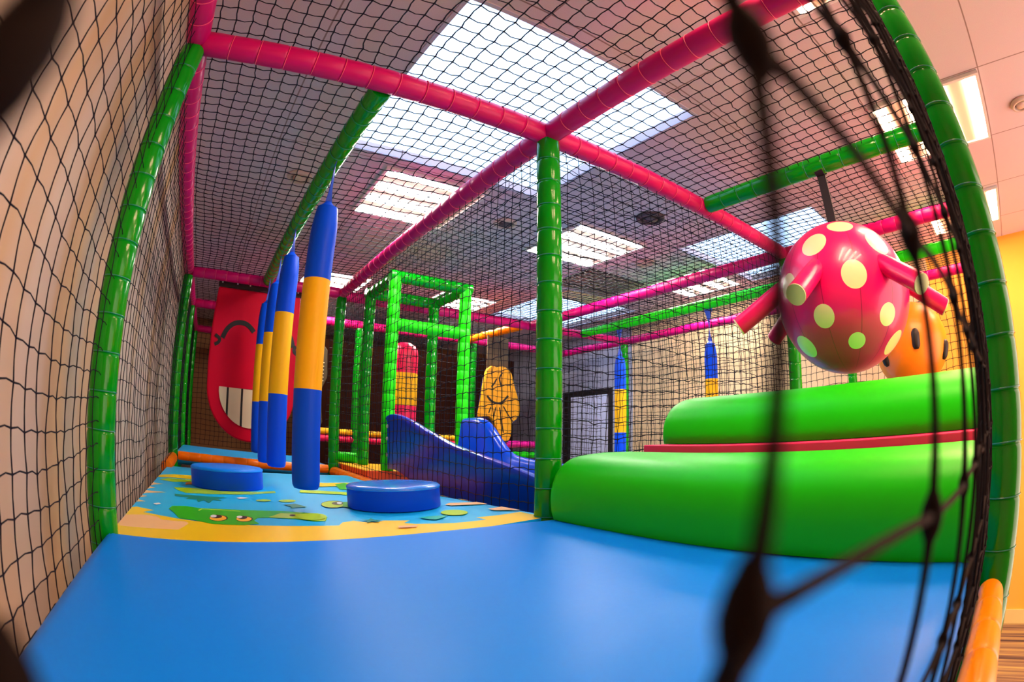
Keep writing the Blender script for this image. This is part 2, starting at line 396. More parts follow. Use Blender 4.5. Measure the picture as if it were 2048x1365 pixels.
beam((e, 3.08, H), (3.57, 3.08, H), 'long pink padded beam behind the green tower frame', ties=False)
beam((2.13, 3.04, H), (2.13, -1.5, H), 'pink padded beam running from behind the spotted ball across the right netting', ties=False)
beam((3.6, 4.9, H), (3.6, -1.5, H), 'far pink padded beam in front of the cream wall at the right', ties=False)
beam((-1.46, 4.25, H), (3.5, 4.25, H), 'pink padded beam behind the top of the red smiling panel', ties=False)
beam((-1.46, 5.9, H), (1.0, 5.9, H), 'farthest pink padded beam at the left, against the brown back wall', ties=False)
beam((-1.5, 3.05, H), (-1.5, 5.9, H), 'pink padded beam along the left wall beyond the far corner post', ties=False)
beam((-0.73, 0.045, H), (-0.73, 2.96, H), 'green padded beam that the four near bags hang from', m=GREEN, grp=gg, tie=TIEG)
beam((1.08, -0.045, H), (1.08, -1.47, H), 'green padded beam that the pink spotted ball hangs from', m=GREEN, grp=gg, tie=TIEG)
beam((2.86, 3.03, H), (2.86, -1.5, H), 'bright green padded beam that the two far bags hang from', ties=False, m=GREENB, grp=gg)
beam((2.05, 3.15, H), (1.98, 4.2, H), 'orange padded beam that the yellow smiling figure hangs from', ties=False, m=ORANGE, grp=go)
beam((-1.45, 3.0, .022), (-.05, 3.0, .022), 'orange padded base beam at the far edge of the printed mat', ties=False, m=ORANGE, grp=go, r=.038)
beam((0, 2.96, 0.0), (0, 1.2, -0.01), 'orange padded base beam slanting from the far right corner post along the net', ties=False, m=ORANGE, grp=go)
beam((-1.5, 2.96, 0.0), (-1.5, 2.3, -0.02), 'short orange padded base beam at the far left corner of the printed mat', ties=False, m=ORANGE, grp=go)
beam((-0.10, -1.499, 0.010), (-1.5, -1.499, 0.010), 'orange padded base beam at the foot of the right-hand post', m=mat('amber vinyl', (1.0, 0.30, 0.0), 0.3, 0.1, spec=0.3), grp=go, tie=TIEO, r=.028)
# rails across the far opening
def rail(a, b, m, lab, r=.04): return padded('padded_rail', a, b, m, TIEG, lab, 'rail', 'low padded rails beyond the slide', ties=False, r=r)
rail((0.10, 4.25, .275), (2.0, 4.25, .275), mat('hot pink vinyl', (0.85, .0, .08), .3), 'low hot pink rail left of the green tower frame')
rail((0.10, 4.25, .355), (2.0, 4.25, .355), YEL, 'low yellow rail on top of the hot pink rail', r=.035)
rail((0.055, 3.105, .134), (.215, 2.98, .134), GREENB, 'short low green rail between the far corner post and the tower', r=.045)
rail((2.14, 4.25, .287), (3.1, 4.25, .287), PINKM, 'low magenta rail behind the yellow smiling figure', r=.048)
rail((2.14, 4.25, .15), (3.1, 4.25, .15), GREENB, 'low bright green rail under the magenta rail', r=.045)

# tower frame round the top of the slide
tw = empty('tower_frame', (0.55, 2.25, 0), 'green padded box frame standing over the top of the blue slide', 'frame')
def tb(name, a, b, m=GREENB, r=.05):
    mb = MB(); a = Vector(a)-Vector((.55, 2.25, 0)); b = Vector(b)-Vector((.55, 2.25, 0)); d = b-a; n = max(1, round(d.length/.12)); pts = []; rr = []
    for i in range(n+1):
        for dz, k in ((-.004, .99), (0, .94), (.004, .99)):
            t = i/n*d.length+dz
            if 0 <= t <= d.length: pts.append(a+d.normalized()*t); rr.append(r*k)
        if i < n: pts.append(a+d*((i+.5)/n)); rr.append(r*1.01)
    return mb.tube(pts, rr, 20).build(name, m, tw, auto=50)
TX0, TX1, TY0, TY1 = .235, .865, 2.25, 2.86
for x in (TX0, TX1):
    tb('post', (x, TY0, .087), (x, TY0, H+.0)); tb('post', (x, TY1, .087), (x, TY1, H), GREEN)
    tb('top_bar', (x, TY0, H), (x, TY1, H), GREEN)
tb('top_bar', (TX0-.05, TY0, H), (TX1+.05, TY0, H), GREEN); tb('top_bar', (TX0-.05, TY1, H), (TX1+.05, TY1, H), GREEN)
tb('cross_bar', (TX0, TY0, 1.205), (TX1, TY0, 1.205))

# ================================================================== NETS
ux, uy, uz = (1, 0, 0), (0, 1, 0), (0, 0, 1)
gn = 'black knotted nets of the play frame'
net('ceiling_net', (-1.5, 0, H+.03), ux, uy, 1.5, 3.0, 'black overhead net above the printed mat and hanging bags', sag=-.02, group=gn, seed=2)
net('ceiling_net', (-1.5, -1.9, H+.03), ux, uy, 1.5, 1.9, 'black overhead net directly over the blue mat, across the big skylight', sag=-.02, group=gn, seed=3)
net('ceiling_net', (0, -1.5, H+.03), ux, uy, 2.13, 1.5, 'black overhead net above the pink spotted ball', sag=-.02, group=gn, seed=4)
net('ceiling_net', (0, 0, H+.03), ux, uy, 2.13, 3.08, 'black overhead net above the blue slide', sag=-.02, group=gn, seed=5)
net('ceiling_net', (2.13, -1.5, H+.03), ux, uy, 1.47, 4.58, 'black overhead net at the far right above the two far bags', sag=-.02, group=gn, seed=6, cell=.068)
net('ceiling_net', (-1.5, 3.0, H+.03), ux, uy, 3.6, 2.9, 'black overhead net beyond the red smiling panel', group=gn, seed=7, cell=.07, r=.0018)
net('side_net', (-1.5, -1.9, -.10), uy, uz, 4.9, H+.08, 'black net hung in front of the cream left wall', sag=.0, group=gn, seed=8, cell=.066, jit=.07, zig=.06, r=.0014)
net('side_net', (-1.5, 3.0, -.02), uy, uz, 2.9, H, 'black net along the left wall beyond the far corner post', group=gn, seed=9, cell=.07, zig=.06)
net('side_net', (0, .06, .05), uy, uz, 2.92, H-.06, 'black net between the centre post and the far right corner post, beside the slide', group=gn, seed=10, cell=.064, jit=.07, zig=.07, r=.0017)
net('side_net', (.03, .0, .05), ux, uz, 2.08, H-.06, 'black net right of the centre post, behind the green rolls', group=gn, seed=11, cell=.064, jit=.07, zig=.07, r=.0017)
net('side_net', (2.13, .05, .05), uy, uz, 3.0, H-.06, 'black net hanging under the pink beam beyond the spotted ball', group=gn, seed=12, cell=.068, jit=.07, zig=.06)
net('side_net', (3.6, -1.5, .05), uy, uz, 4.55, H-.06, 'black net in front of the cream right wall', group=gn, seed=13, cell=.068, jit=.07, zig=.06)
net('side_net', (.03, 3.45, .05), ux, uz, 3.5, H-.06, 'black net behind the green tower frame', group=gn, seed=14, cell=.068, jit=.07, zig=.06)
net('side_net', (-1.45, 5.9, .0), ux, uz, 2.4, H-.06, 'black net in front of the brown back wall', group=gn, seed=15, cell=.07, jit=.05, zig=.03, r=.0022)

# near net, pushed inwards by the lens
nn = {}
rnd = random.Random(5)
def nearx(i): return -1.103+.086*i if i < 3 else -1.103+.172+.075*(i-2)
NI = 13
zs = [CAMP.z-.018+.064*(j)*1.0 for j in range(-7, 20)]
for i in range(NI+1):
    x = nearx(i); y = (-1.4535, -1.4574, -1.4620)[i] if i < 3 else -1.4625-.011*(x+.93)/.93
    for j in range(-7, 20):
        z = CAMP.z + (-.018 if i == 0 else -.026) + (.0623 if (i == 0) else .070)*j
        if j > 1: z = CAMP.z + .045 + .066*(j-1)
        if z < .04: continue
        if z > H: continue
        k = min(i, 3)/3
        nn[i, j] = Vector((x+rnd.uniform(-.006, .006)*k, y+rnd.uniform(-.0015, .0015)*k, z+rnd.uniform(-.006, .006)*k))
nn[0, 1] = Vector((-1.1015, -1.4569, CAMP.z+.0443)); nn[0, 0] = Vector((-1.104, -1.4513, CAMP.z-.0181))
nn[0, -1] = Vector((-1.103, -1.441, CAMP.z-.066))
nn[-1, 1] = CAMP+Vector((-.0205, .0275, .021)); nn[-1, 0] = CAMP+Vector((-.021, .0385, -.025))
nn[-1, 2] = CAMP+Vector((-.036, .030, .085)); nn[-1, -1] = CAMP+Vector((-.034, .044, -.085))
nb = MB()
def cord(a, b, r=.00125, bow=0.0):
    a = Vector(a); b = Vector(b); d = b-a; s = d.cross(Vector((0, 1, 0))).normalized()*bow
    pts = []; rr = []
    for k in range(9):
        t = k/8
        pts.append(a+d*t+s*math.sin(PI*t)+Vector((0, 0, 0))); rr.append(r*(1.35 if k in (0, 8) else 1.1 if k in (1, 7) else 1))
    nb.tube(pts, rr, 8)
for (i, j), p in nn.items():
    for q in ((i+1, j), (i, j+1)):
        if (i, j) == (-1, 1) and q == (0, 1):
            nb.tube(cat_smooth([p, p+Vector((.012, -.03, .03)), Vector((-1.14, -1.478, CAMP.z+.062)), nn[q]+Vector((-.008, -.004, .012)), nn[q]], 5), .00125, 8); continue
        if (i, j) == (-1, 0) and q == (-1, 1):
            nb.tube(cat_smooth([p, p+Vector((-.009, -.004, .018)), nn[q]], 6), .0017, 8); continue
        if (i, j) == (-1, 0) and q == (0, 0):
            nb.tube(cat_smooth([p, p+Vector((.008, -.02, -.030)), Vector((-1.128, -1.462, CAMP.z-.042)), nn[q]], 5), .00125, 8); continue
        if q in nn and i >= 0 or (i == -1 and q in nn and q[0] == -1) or False and not (i == -1 and q[0] == 0 and j in (-1, 2) and False): cord(p, nn[q], bow=rnd.uniform(-.003, .003) if i > 0 else 0.001)
    k = .0034 if 0 <= i <= 1 else .0034 if i < 0 and j < 1 else .0037 if i < 0 else .0028
    nb.tube([p+Vector((0, 0, -k*1.9)), p+Vector((0, 0, -k*.9)), p, p+Vector((0, 0, k*.9)), p+Vector((0, 0, k*1.9))], [k*.45, k*.85, k, k*.85, k*.45], 10)
tag(nb.build('near_net', CORDN), 'thick-looking blurred black net closest to the camera at the right', 'net', gn)
# twisted edge rope beside the right-hand post
rb = MB()
for ph in (0, 2*PI/3, 4*PI/3):
    pts = []
    for k in range(260):
        z = .04+k/259*(H-.04); a = ph+z*95
        pts.append((-.43+.0055*math.cos(a)+.004*math.sin(z*9), -1.462+.0055*math.sin(a), z))
    rb.tube(pts, .0045, 6)
tag(rb.build('edge_rope', CORDN), 'dark twisted rope hanging along the near net, in front of the right-hand post', 'rope')

ART = [('yellow',[(-1.555,0.544),(-1.475,0.564),(-1.391,0.507),(-1.432,0.456),(-1.282,0.362),(-1.177,0.313),(-0.98,0.266),(-0.692,0.23),(-0.663,0.286),(-0.633,0.298),(-0.67,0.277),(-0.615,0.309),(-0.591,0.272),(-0.552,0.252),(-0.513,0.275),(-0.424,0.238),(-0.463,0.198),(-0.435,0.163),(-0.314,0.107),(-0.194,0.093),(-0.199,0.159),(-0.112,0.143),(-0.016,0.144),(-0.019,0.075),(-0.002,-0.04),(-1.47,-0.04)]),('peach',[(-1.522,0.376),(-1.41,0.406),(-1.362,0.379),(-1.342,0.325),(-1.246,0.312),(-1.233,0.277),(-1.266,0.17),(-1.372,0.171),(-1.482,0.183)]),('peach',[(-1.529,1.372),(-1.426,1.33),(-1.522,1.22)]),('peach',[(-1.523,1.19),(-1.455,1.155),(-1.524,1.097)]),('peach',[(-1.532,1.043),(-1.38,1.018),(-1.529,0.922)]),('peach',[(-1.535,0.875),(-1.465,0.857),(-1.537,0.802)]),('peach',[(-1.538,0.744),(-1.453,0.705),(-1.539,0.65)]),('yellow',[(-1.524,1.73),(-1.406,1.85),(-1.268,1.874),(-1.26,1.639),(-1.392,1.667),(-1.496,1.628)]),('lime',[(-1.475,1.513),(-1.421,1.615),(-1.26,1.62),(-1.271,1.505),(-1.376,1.456)]),('lime',[(-1.359,1.22),(-1.233,1.244),(-1.081,1.172),(-0.862,1.212),(-0.78,1.267),(-0.784,1.185),(-0.921,1.094),(-1.15,1.042),(-1.28,1.043),(-1.324,1.115)]),('teal',[(-1.334,0.978),(-1.062,0.942),(-1.111,0.89),(-1.092,0.825),(-1.135,0.844),(-1.156,0.741),(-1.18,0.825),(-1.208,0.763),(-1.216,0.841),(-1.27,0.835),(-1.257,0.893),(-1.33,0.918)]),('green',[(-1.331,0.56),(-1.321,0.629),(-1.261,0.64),(-1.194,0.601),(-1.088,0.599),(-0.953,0.579),(-0.84,0.567),(-0.72,0.499),(-0.691,0.4),(-0.718,0.32),(-0.76,0.32),(-0.822,0.38),(-0.922,0.413),(-0.965,0.405),(-0.984,0.35),(-0.97,0.292),(-1.029,0.266),(-1.145,0.279),(-1.21,0.337),(-1.273,0.364),(-1.305,0.483)]),('lime2',[(-0.92,0.421),(-0.858,0.513),(-0.725,0.479),(-0.698,0.387),(-0.718,0.33),(-0.757,0.33),(-0.82,0.39)]),('limeline',[(-1.204,0.548),(-1.189,0.59),(-1.099,0.582),(-1.022,0.556),(-1.023,0.544),(-1.099,0.57),(-1.186,0.576),(-1.198,0.536)]),('dark',[(-1.082,0.394),(-1.086,0.369),(-1.095,0.349),(-1.107,0.334),(-1.121,0.328),(-1.135,0.331),(-1.147,0.343),(-1.155,0.362),(-1.157,0.385),(-1.154,0.41),(-1.146,0.433),(-1.133,0.449),(-1.118,0.456),(-1.103,0.453),(-1.091,0.439),(-1.084,0.419)]),('yellow2',[(-1.088,0.393),(-1.091,0.372),(-1.099,0.355),(-1.11,0.342),(-1.123,0.337),(-1.135,0.34),(-1.146,0.35),(-1.153,0.366),(-1.155,0.385),(-1.153,0.407),(-1.145,0.425),(-1.134,0.439),(-1.12,0.445),(-1.107,0.443),(-1.096,0.432),(-1.09,0.414)]),('dark',[(-1.104,0.422),(-1.107,0.407),(-1.112,0.394),(-1.119,0.386),(-1.128,0.382),(-1.136,0.384),(-1.143,0.39),(-1.148,0.402),(-1.149,0.416),(-1.147,0.431),(-1.142,0.444),(-1.135,0.454),(-1.126,0.458),(-1.117,0.456),(-1.11,0.448),(-1.106,0.436)]),('white',[(-1.126,0.429),(-1.127,0.419),(-1.13,0.409),(-1.134,0.403),(-1.139,0.4),(-1.144,0.401),(-1.148,0.407),(-1.15,0.415),(-1.151,0.426),(-1.15,0.437),(-1.147,0.446),(-1.143,0.453),(-1.138,0.456),(-1.133,0.455),(-1.129,0.449),(-1.126,0.44)]),('dark',[(-0.986,0.38),(-0.99,0.358),(-0.999,0.339),(-1.011,0.327),(-1.023,0.323),(-1.036,0.326),(-1.045,0.338),(-1.051,0.355),(-1.052,0.377),(-1.048,0.399),(-1.04,0.419),(-1.028,0.433),(-1.014,0.438),(-1.002,0.434),(-0.992,0.421),(-0.986,0.402)]),('yellow2',[(-0.991,0.379),(-0.995,0.361),(-1.003,0.345),(-1.013,0.335),(-1.025,0.331),(-1.036,0.334),(-1.044,0.344),(-1.05,0.359),(-1.051,0.377),(-1.047,0.396),(-1.04,0.412),(-1.029,0.424),(-1.017,0.429),(-1.006,0.425),(-0.997,0.415),(-0.992,0.399)]),('dark',[(-1.005,0.409),(-1.007,0.396),(-1.012,0.385),(-1.019,0.377),(-1.027,0.375),(-1.034,0.377),(-1.04,0.384),(-1.044,0.394),(-1.044,0.407),(-1.042,0.42),(-1.037,0.432),(-1.03,0.44),(-1.022,0.443),(-1.014,0.441),(-1.008,0.433),(-1.005,0.422)]),('white',[(-1.024,0.418),(-1.026,0.409),(-1.029,0.401),(-1.033,0.395),(-1.037,0.393),(-1.041,0.394),(-1.044,0.399),(-1.046,0.407),(-1.047,0.417),(-1.045,0.427),(-1.042,0.435),(-1.038,0.441),(-1.034,0.444),(-1.029,0.442),(-1.026,0.436),(-1.024,0.428)]),('dark',[(-0.807,0.454),(-0.809,0.447),(-0.813,0.441),(-0.817,0.437),(-0.822,0.436),(-0.827,0.438),(-0.83,0.443),(-0.832,0.449),(-0.832,0.457),(-0.829,0.464),(-0.826,0.47),(-0.821,0.474),(-0.816,0.475),(-0.811,0.473),(-0.808,0.469),(-0.806,0.462)]),('lime',[(-0.851,0.872),(-0.856,0.857),(-0.865,0.845),(-0.878,0.836),(-0.892,0.832),(-0.906,0.834),(-0.917,0.84),(-0.924,0.851),(-0.925,0.865),(-0.921,0.879),(-0.912,0.892),(-0.898,0.902),(-0.884,0.907),(-0.87,0.905),(-0.858,0.898),(-0.852,0.886)]),('lime',[(-0.731,0.863),(-0.737,0.847),(-0.749,0.833),(-0.764,0.825),(-0.78,0.821),(-0.796,0.825),(-0.808,0.833),(-0.815,0.846),(-0.816,0.861),(-0.811,0.878),(-0.799,0.892),(-0.784,0.902),(-0.766,0.905),(-0.75,0.902),(-0.738,0.893),(-0.731,0.879)]),('teal',[(-0.814,0.737),(-0.777,0.755),(-0.752,0.765),(-0.73,0.703),(-0.718,0.658),(-0.761,0.655),(-0.798,0.63),(-0.785,0.678)]),('white',[(-1.018,0.927),(-0.994,0.965),(-0.953,0.939),(-0.999,0.898)]),('white',[(-1.41,0.649),(-1.388,0.68),(-1.374,0.653),(-1.393,0.624)]),('orange',[(-1.299,1.442),(-1.256,1.526),(-1.252,1.397),(-1.295,1.358)]),('yellow',[(-0.542,1.766),(-0.471,1.852),(-0.386,1.779),(-0.182,1.814),(-0.247,1.607),(-0.443,1.533),(-0.58,1.563)]),('green',[(-0.328,1.677),(-0.235,1.793),(-0.223,1.68),(-0.319,1.354),(-0.376,1.374)]),('lime',[(-0.627,1.317),(-0.513,1.303),(-0.372,1.194),(-0.411,1.045),(-0.446,1.116),(-0.648,1.205)]),('dark',[(-0.529,0.714),(-0.546,0.672),(-0.567,0.64),(-0.59,0.621),(-0.612,0.618),(-0.629,0.629),(-0.641,0.655),(-0.644,0.692),(-0.638,0.735),(-0.624,0.78),(-0.602,0.818),(-0.576,0.843),(-0.552,0.85),(-0.532,0.836),(-0.521,0.804),(-0.521,0.761)]),('lime2',[(-0.535,0.711),(-0.55,0.674),(-0.569,0.645),(-0.59,0.628),(-0.611,0.626),(-0.628,0.636),(-0.639,0.66),(-0.642,0.692),(-0.637,0.731),(-0.624,0.77),(-0.604,0.804),(-0.581,0.826),(-0.558,0.831),(-0.54,0.818),(-0.529,0.79),(-0.528,0.752)]),('green',[(-0.522,0.789),(-0.485,0.795),(-0.543,0.593),(-0.563,0.639)]),('dark',[(-0.534,0.744),(-0.541,0.724),(-0.551,0.708),(-0.562,0.699),(-0.572,0.697),(-0.581,0.703),(-0.586,0.716),(-0.587,0.734),(-0.584,0.754),(-0.577,0.774),(-0.567,0.791),(-0.555,0.801),(-0.544,0.803),(-0.536,0.797),(-0.531,0.783),(-0.53,0.764)]),('white',[(-0.534,0.758),(-0.539,0.744),(-0.545,0.734),(-0.55,0.727),(-0.556,0.725),(-0.559,0.729),(-0.561,0.737),(-0.561,0.749),(-0.558,0.763),(-0.554,0.777),(-0.548,0.788),(-0.542,0.795),(-0.536,0.797),(-0.532,0.793),(-0.531,0.784),(-0.531,0.772)]),('lime',[(-0.694,0.4),(-0.705,0.372),(-0.723,0.351),(-0.744,0.338),(-0.766,0.337),(-0.786,0.345),(-0.801,0.363),(-0.809,0.388),(-0.808,0.418),(-0.798,0.447),(-0.781,0.472),(-0.758,0.487),(-0.733,0.49),(-0.712,0.48),(-0.697,0.459),(-0.691,0.43)]),('lime',[(-0.177,0.257),(-0.192,0.238),(-0.21,0.228),(-0.229,0.226),(-0.247,0.235),(-0.261,0.25),(-0.268,0.272),(-0.268,0.297),(-0.26,0.322),(-0.245,0.343),(-0.226,0.356),(-0.205,0.359),(-0.186,0.351),(-0.172,0.333),(-0.166,0.308),(-0.168,0.281)]),('peach',[(-0.149,0.507),(-0.109,0.548),(0.007,0.493),(0.004,0.404),(-0.138,0.467)]),('yellow',[(-0.005,0.662),(0.065,0.642),(0.042,0.542),(-0.009,0.623)]),('yellow',[(0.036,0.905),(0.051,0.803),(0.041,0.755),(-0.008,0.816)]),('peach',[(-0.075,0.279),(-0.006,0.29),(-0.004,0.162),(-0.075,0.231)]),('teal',[(-0.591,0.296),(-0.564,0.292),(-0.546,0.316),(-0.543,0.278),(-0.516,0.267),(-0.545,0.249),(-0.541,0.225),(-0.561,0.256),(-0.589,0.232),(-0.577,0.267)]),('green3',[(-0.381,0.263),(-0.318,0.259),(-0.27,0.244),(-0.312,0.203),(-0.348,0.184),(-0.37,0.217)]),('peach',[(-0.51,0.137),(-0.445,0.118),(-0.461,0.094),(-0.519,0.103)])]

# ================================================================== MATS
def sm(t): t = min(max(t, 0), 1); return t*t*(3-2*t)
def zfish(x, y):
    u = (x+1.5)/1.5; v = sm(y/2.2); u = min(max(u, -.1), 1.1)
    return -.02+.10*u*(1-v)+.045*u*v
def zmat(x, y): return .015+.062*sm((x+1.5)/1.35)-.024*sm(-y/1.4)
def slabgrid(xs, ys, zf, zb, edge=None):
    mb = MB(); nx = len(xs); ny = len(ys)
    top = [(x, y, zf(x, y)) for y in ys for x in xs]; bot = [(x, y, zb) for y in ys for x in xs]; N = nx*ny
    f = []
    for j in range(ny-1):
        for i in range(nx-1):
            a = j*nx+i; f.append((a, a+1, a+nx+1, a+nx)); f.append((a+N, a+nx+N, a+nx+1+N, a+1+N))
    for i in range(nx-1):
        f.append((i, i+N, i+1+N, i+1)); a = (ny-1)*nx+i; f.append((a, a+1, a+1+N, a+N))
    for j in range(ny-1):
        a = j*nx; f.append((a, a+nx, a+nx+N, a+N)); a = j*nx+nx-1; f.append((a, a+N, a+nx+N, a+nx))
    return mb.add(top+bot, f)
lin = lambda a, b, n: [a+(b-a)*i/(n-1) for i in range(n)]
def zm(x, y):      # rounded padded edge all round
    d = min(x+1.495, 1.0, -.03-y, y+1.464); d = max(d, 0); R = .05
    k = (R-math.sqrt(max(R*R-(R-min(d, R))**2, 0)))
    return zmat(x, y)-k
xs = [-1.495, -1.4945, -1.492, -1.487, -1.48, -1.47, -1.455, -1.445]+lin(-1.40, -.02, 24)+[.01, .035]
ys = [-1.4635, -1.463, -1.461, -1.457, -1.45, -1.44, -1.42]+lin(-1.38, -.11, 24)+[-.085, -.07, -.055, -.045, -.037, -.032, -.03]
bm_ = slabgrid(xs, ys, zm, -.09).build('play_mat', BLUEM)
tag(bm_, 'large plain blue padded mat covering the floor nearest the camera', 'mat')
# printed mat: flat coloured shapes in the vinyl, all one mesh
fm = slabgrid(lin(-1.495, 0.0, 24), lin(-.02, 2.40, 40), zfish, -.10)
PCOL = {'base': (0.0, .52, .95), 'yellow': (1., .70, .0), 'yellow2': (1., .55, .02), 'peach': (.98, .60, .26), 'lime': (.42, .72, .0), 'lime2': (.45, .70, .0), 'limeline': (.55, .85, .05),
        'green': (.02, .52, .0), 'green3': (.0, .50, .35), 'teal': (.0, .26, .17), 'dark': (.03, .015, .01), 'white': (.85, .9, .9), 'orange': (.95, .35, .05)}
keys = list(PCOL)
fmats = [mat('print '+k, PCOL[k], 0.36, 0.0, bump=0.0008, bscale=60, bstr=.2) for k in keys]
from mathutils.geometry import tessellate_polygon
for n_, (k, pts) in enumerate(ART):
    off = .0004+.00010*n_
    # densify
    q = []
    for i, p in enumerate(pts):
        a = p; b = pts[(i+1) % len(pts)]; m_ = max(1, int(math.dist(a, b)/.05))
        for s_ in range(m_): q.append((a[0]+(b[0]-a[0])*s_/m_, a[1]+(b[1]-a[1])*s_/m_))
    q = [(min(max(x, -1.494), -.002), min(max(y, -.02), 2.395)) for x, y in q]
    v = [Vector((x, y, 0)) for x, y in q]
    tr = tessellate_polygon([v])
    fm.add([(x, y, zfish(x, y)+off) for x, y in q], [tuple(t_) if (v[t_[1]]-v[t_[0]]).cross(v[t_[2]]-v[t_[0]]).z > 0 else tuple(reversed(t_)) for t_ in tr], keys.index(k))
tag(fm.build('printed_mat', fmats, smooth=False), 'bright cartoon-printed mat with green crocodile, water and yellow border', 'mat')

def disc(x, y, r, h, lab):
    z = zfish(x, y)
    t = empty('stepping_disc', (x, y, z), lab, 'step disc', 'round blue step discs on the printed mat')
    t.rotation_euler = (math.atan((zfish(x, y+.1)-zfish(x, y-.1))/.2), -math.atan((zfish(x+.1, y)-zfish(x-.1, y))/.2), 0)
    t.location.z += .003
    MB().lathe([(r-.002, .0), (r, 0.004), (r, h-.004)], 64).build('side_band', BLUE, t, auto=40)
    MB().lathe([(r+.002, h-.006), (r+.0025, h-.002), (r+.001, h+.003), (r-.008, h+.009), (r-.03, h+.012), (r*.5, h+.014), (0.002, h+.014)], 64).build('top_cover', MATTOP if x > -.7 else BLUEM, t)
    return t
disc(-1.045, 1.40, .215, .10, 'round blue disc at the left, partly in shade, with the crocodile print in front')
disc(-.345, .60, .20, .088, 'round blue disc nearer the centre post, with a pale shining top')

# ================================================================== HANGING BAGS
def bag(x, y, z0, z1, r, lab, zc, m=(BLUE, YEL, BLUE), split=(.33, .70), grp='blue and yellow hanging punch bags', strapw=.042, rot=0.0, flat=False):
    t = empty('punch_bag', (x, y, z0), lab, 'punch bag', grp, rot=(0, 0, rot)); L = z1-z0
    a, b = split[0]*L, split[1]*L
    MB().lathe([(r*.55, .0), (r*.86, .004), (r*.97, .018), (r, .04), (r, a)], 32).build('lower_section', m[2], t, auto=60)
    MB().lathe([(r, a), (r*1.004, a+.004), (r*1.004, b-.004), (r, b)], 32).build('middle_band', m[1], t, auto=60)
    # top: cylinder pinched into a flat folded tip
    mb = MB(); N = 32; rs = []
    for k in range(11):
        s = min(k/8, 1)
        if s < .5: zz = b+(L-b-.16)*s*2; rx = ry = r
        else:
            q = (s-.5)*2; zz = L-.16+.127*q; rx = r*(1-.20*q**1.6); ry = r*(1-.34*q**1.6)
        if k == 9: zz = L-.030; rx = r*.66; ry = r*.50
        if k == 10: zz = L; rx = r*.16; ry = r*.05
        rs.append([(rx*math.cos(2*PI*j/N), ry*math.sin(2*PI*j/N), zz) for j in range(N)])
    mb.rings(rs).build('top_section', m[0], t, auto=38)
    sb = MB(); w2 = strapw/2; top = H-.035-z0; tw_ = .9
    pts = []
    rs = []
    for k in range(13):
        s = k/12; zz = L-.004+(top-L+.03)*s; an = tw_*s*2; ww = w2*(1-.62*math.sin(PI*min(1, (s+.12)*1.0)))
        c, d = math.cos(an), math.sin(an)
        rs.append([(c*ww-d*.002, d*ww+c*.002, zz), (-c*ww-d*.002, -d*ww+c*.002, zz), (-c*ww+d*.002, -d*ww-c*.002, zz), (c*ww+d*.002, d*ww-c*.002, zz)])
    sb.rings(rs).build('strap', BLUESTRAP, t, smooth=False)
    return t
bag(-.73, .62, .11, 1.34, .060, 'nearest and largest blue and yellow hanging bag, in front of the far corner post', 1)
bag(-.73, 1.55, .12, 1.40, .060, 'second hanging bag from the camera, blue with a seamed yellow middle', 1)
bag(-.73, 2.12, .10, 1.37, .060, 'third hanging bag, mostly hidden behind the second', 1)
bag(-.73, 2.72, .13, 1.36, .060, 'farthest hanging bag of the near row, in front of the red panel', 1)
bag(2.86, 2.44, .02, 1.26, .062, 'slim hanging bag beside the far green post and the doorway', 1, strapw=.10)
bag(2.86, 1.24, .05, 1.24, .062, 'hanging bag in front of the cream wall, above the upper green roll', 1, strapw=.10)
# red yellow and pink standing bag behind the tower
t = empty('column_bag', (.915, 3.66, .0), 'wide red, yellow and pink padded column standing inside the tower frame opening', 'padded column', rot=(0, 0, 0))
R_ = .148
MB().lathe([(R_*.95, 0), (R_, .03), (R_, .67)], 32).build('pink_section', mat('rose vinyl', (.85, .0, .09), .35), t, auto=60)
MB().lathe([(R_, .67), (R_*1.01, .68), (R_*1.01, 1.0), (R_, 1.01)], 32).build('yellow_section', YEL, t, auto=60)
MB().lathe([(R_, 1.01), (R_, 1.20), (R_*.95, 1.26), (R_*.8, 1.30), (R_*.45, 1.335), (.002, 1.345)], 32).build('red_top', mat('rose vinyl top', (.85, .0, .07), .35), t, auto=60)

# ================================================================== RED SMILING PANEL
t = empty('smiling_cushion', (-.775, 3.12, H-.05), 'tall red padded panel with black eyebrows and a toothy grin, hanging behind the bags', 'wall cushion')
def loc(o): o.location = (.775, -3.12, -(H-.05)); return o
out = [(-1.185, 1.515), (-1.20, 1.2), (-1.205, .85), (-1.20, .70)]
cx_, zc_, a_, b_ = -.778, .66, .422, .465
out += [(cx_-a_*math.cos(s), zc_-b_*math.sin(s)) for s in lin(0, PI, 40)]
out += [(-.356, .85), (-.362, 1.2), (-.375, 1.515)]
loc(prism(out, 3.09, 3.16).build('padded_body', REDV, t, smooth=True, bevel=.015))
hb = MB(); hb.box((-1.19, 3.075, 1.515), (-.37, 3.10, 1.565)); loc(hb.build('hanging_strip', BLACK, t, smooth=False))
for x in (-1.155, -1.005, -.88, -.70, -.55, -.41):
    b = MB(); b.lathe([(.0085, 0), (.0085, .003), (.005, .006), (.001, .007)], 12)
    b.v = [(v[0]+x, 3.075-v[2], v[1]+1.553) for v in b.v]
    loc(b.build('bolt', WHITEP, t))
def strokep(name, pts, wd, y, m): return loc(stroke(cat_smooth(pts), wd, y-.006, y).build(name, m, t, smooth=False))
strokep('eyebrow', [(-1.088, 1.065), (-1.052, 1.145), (-.997, 1.197), (-.939, 1.217), (-.875, 1.213), (-.82, 1.18), (-.79, 1.15)], .042, 3.09, BLACK)
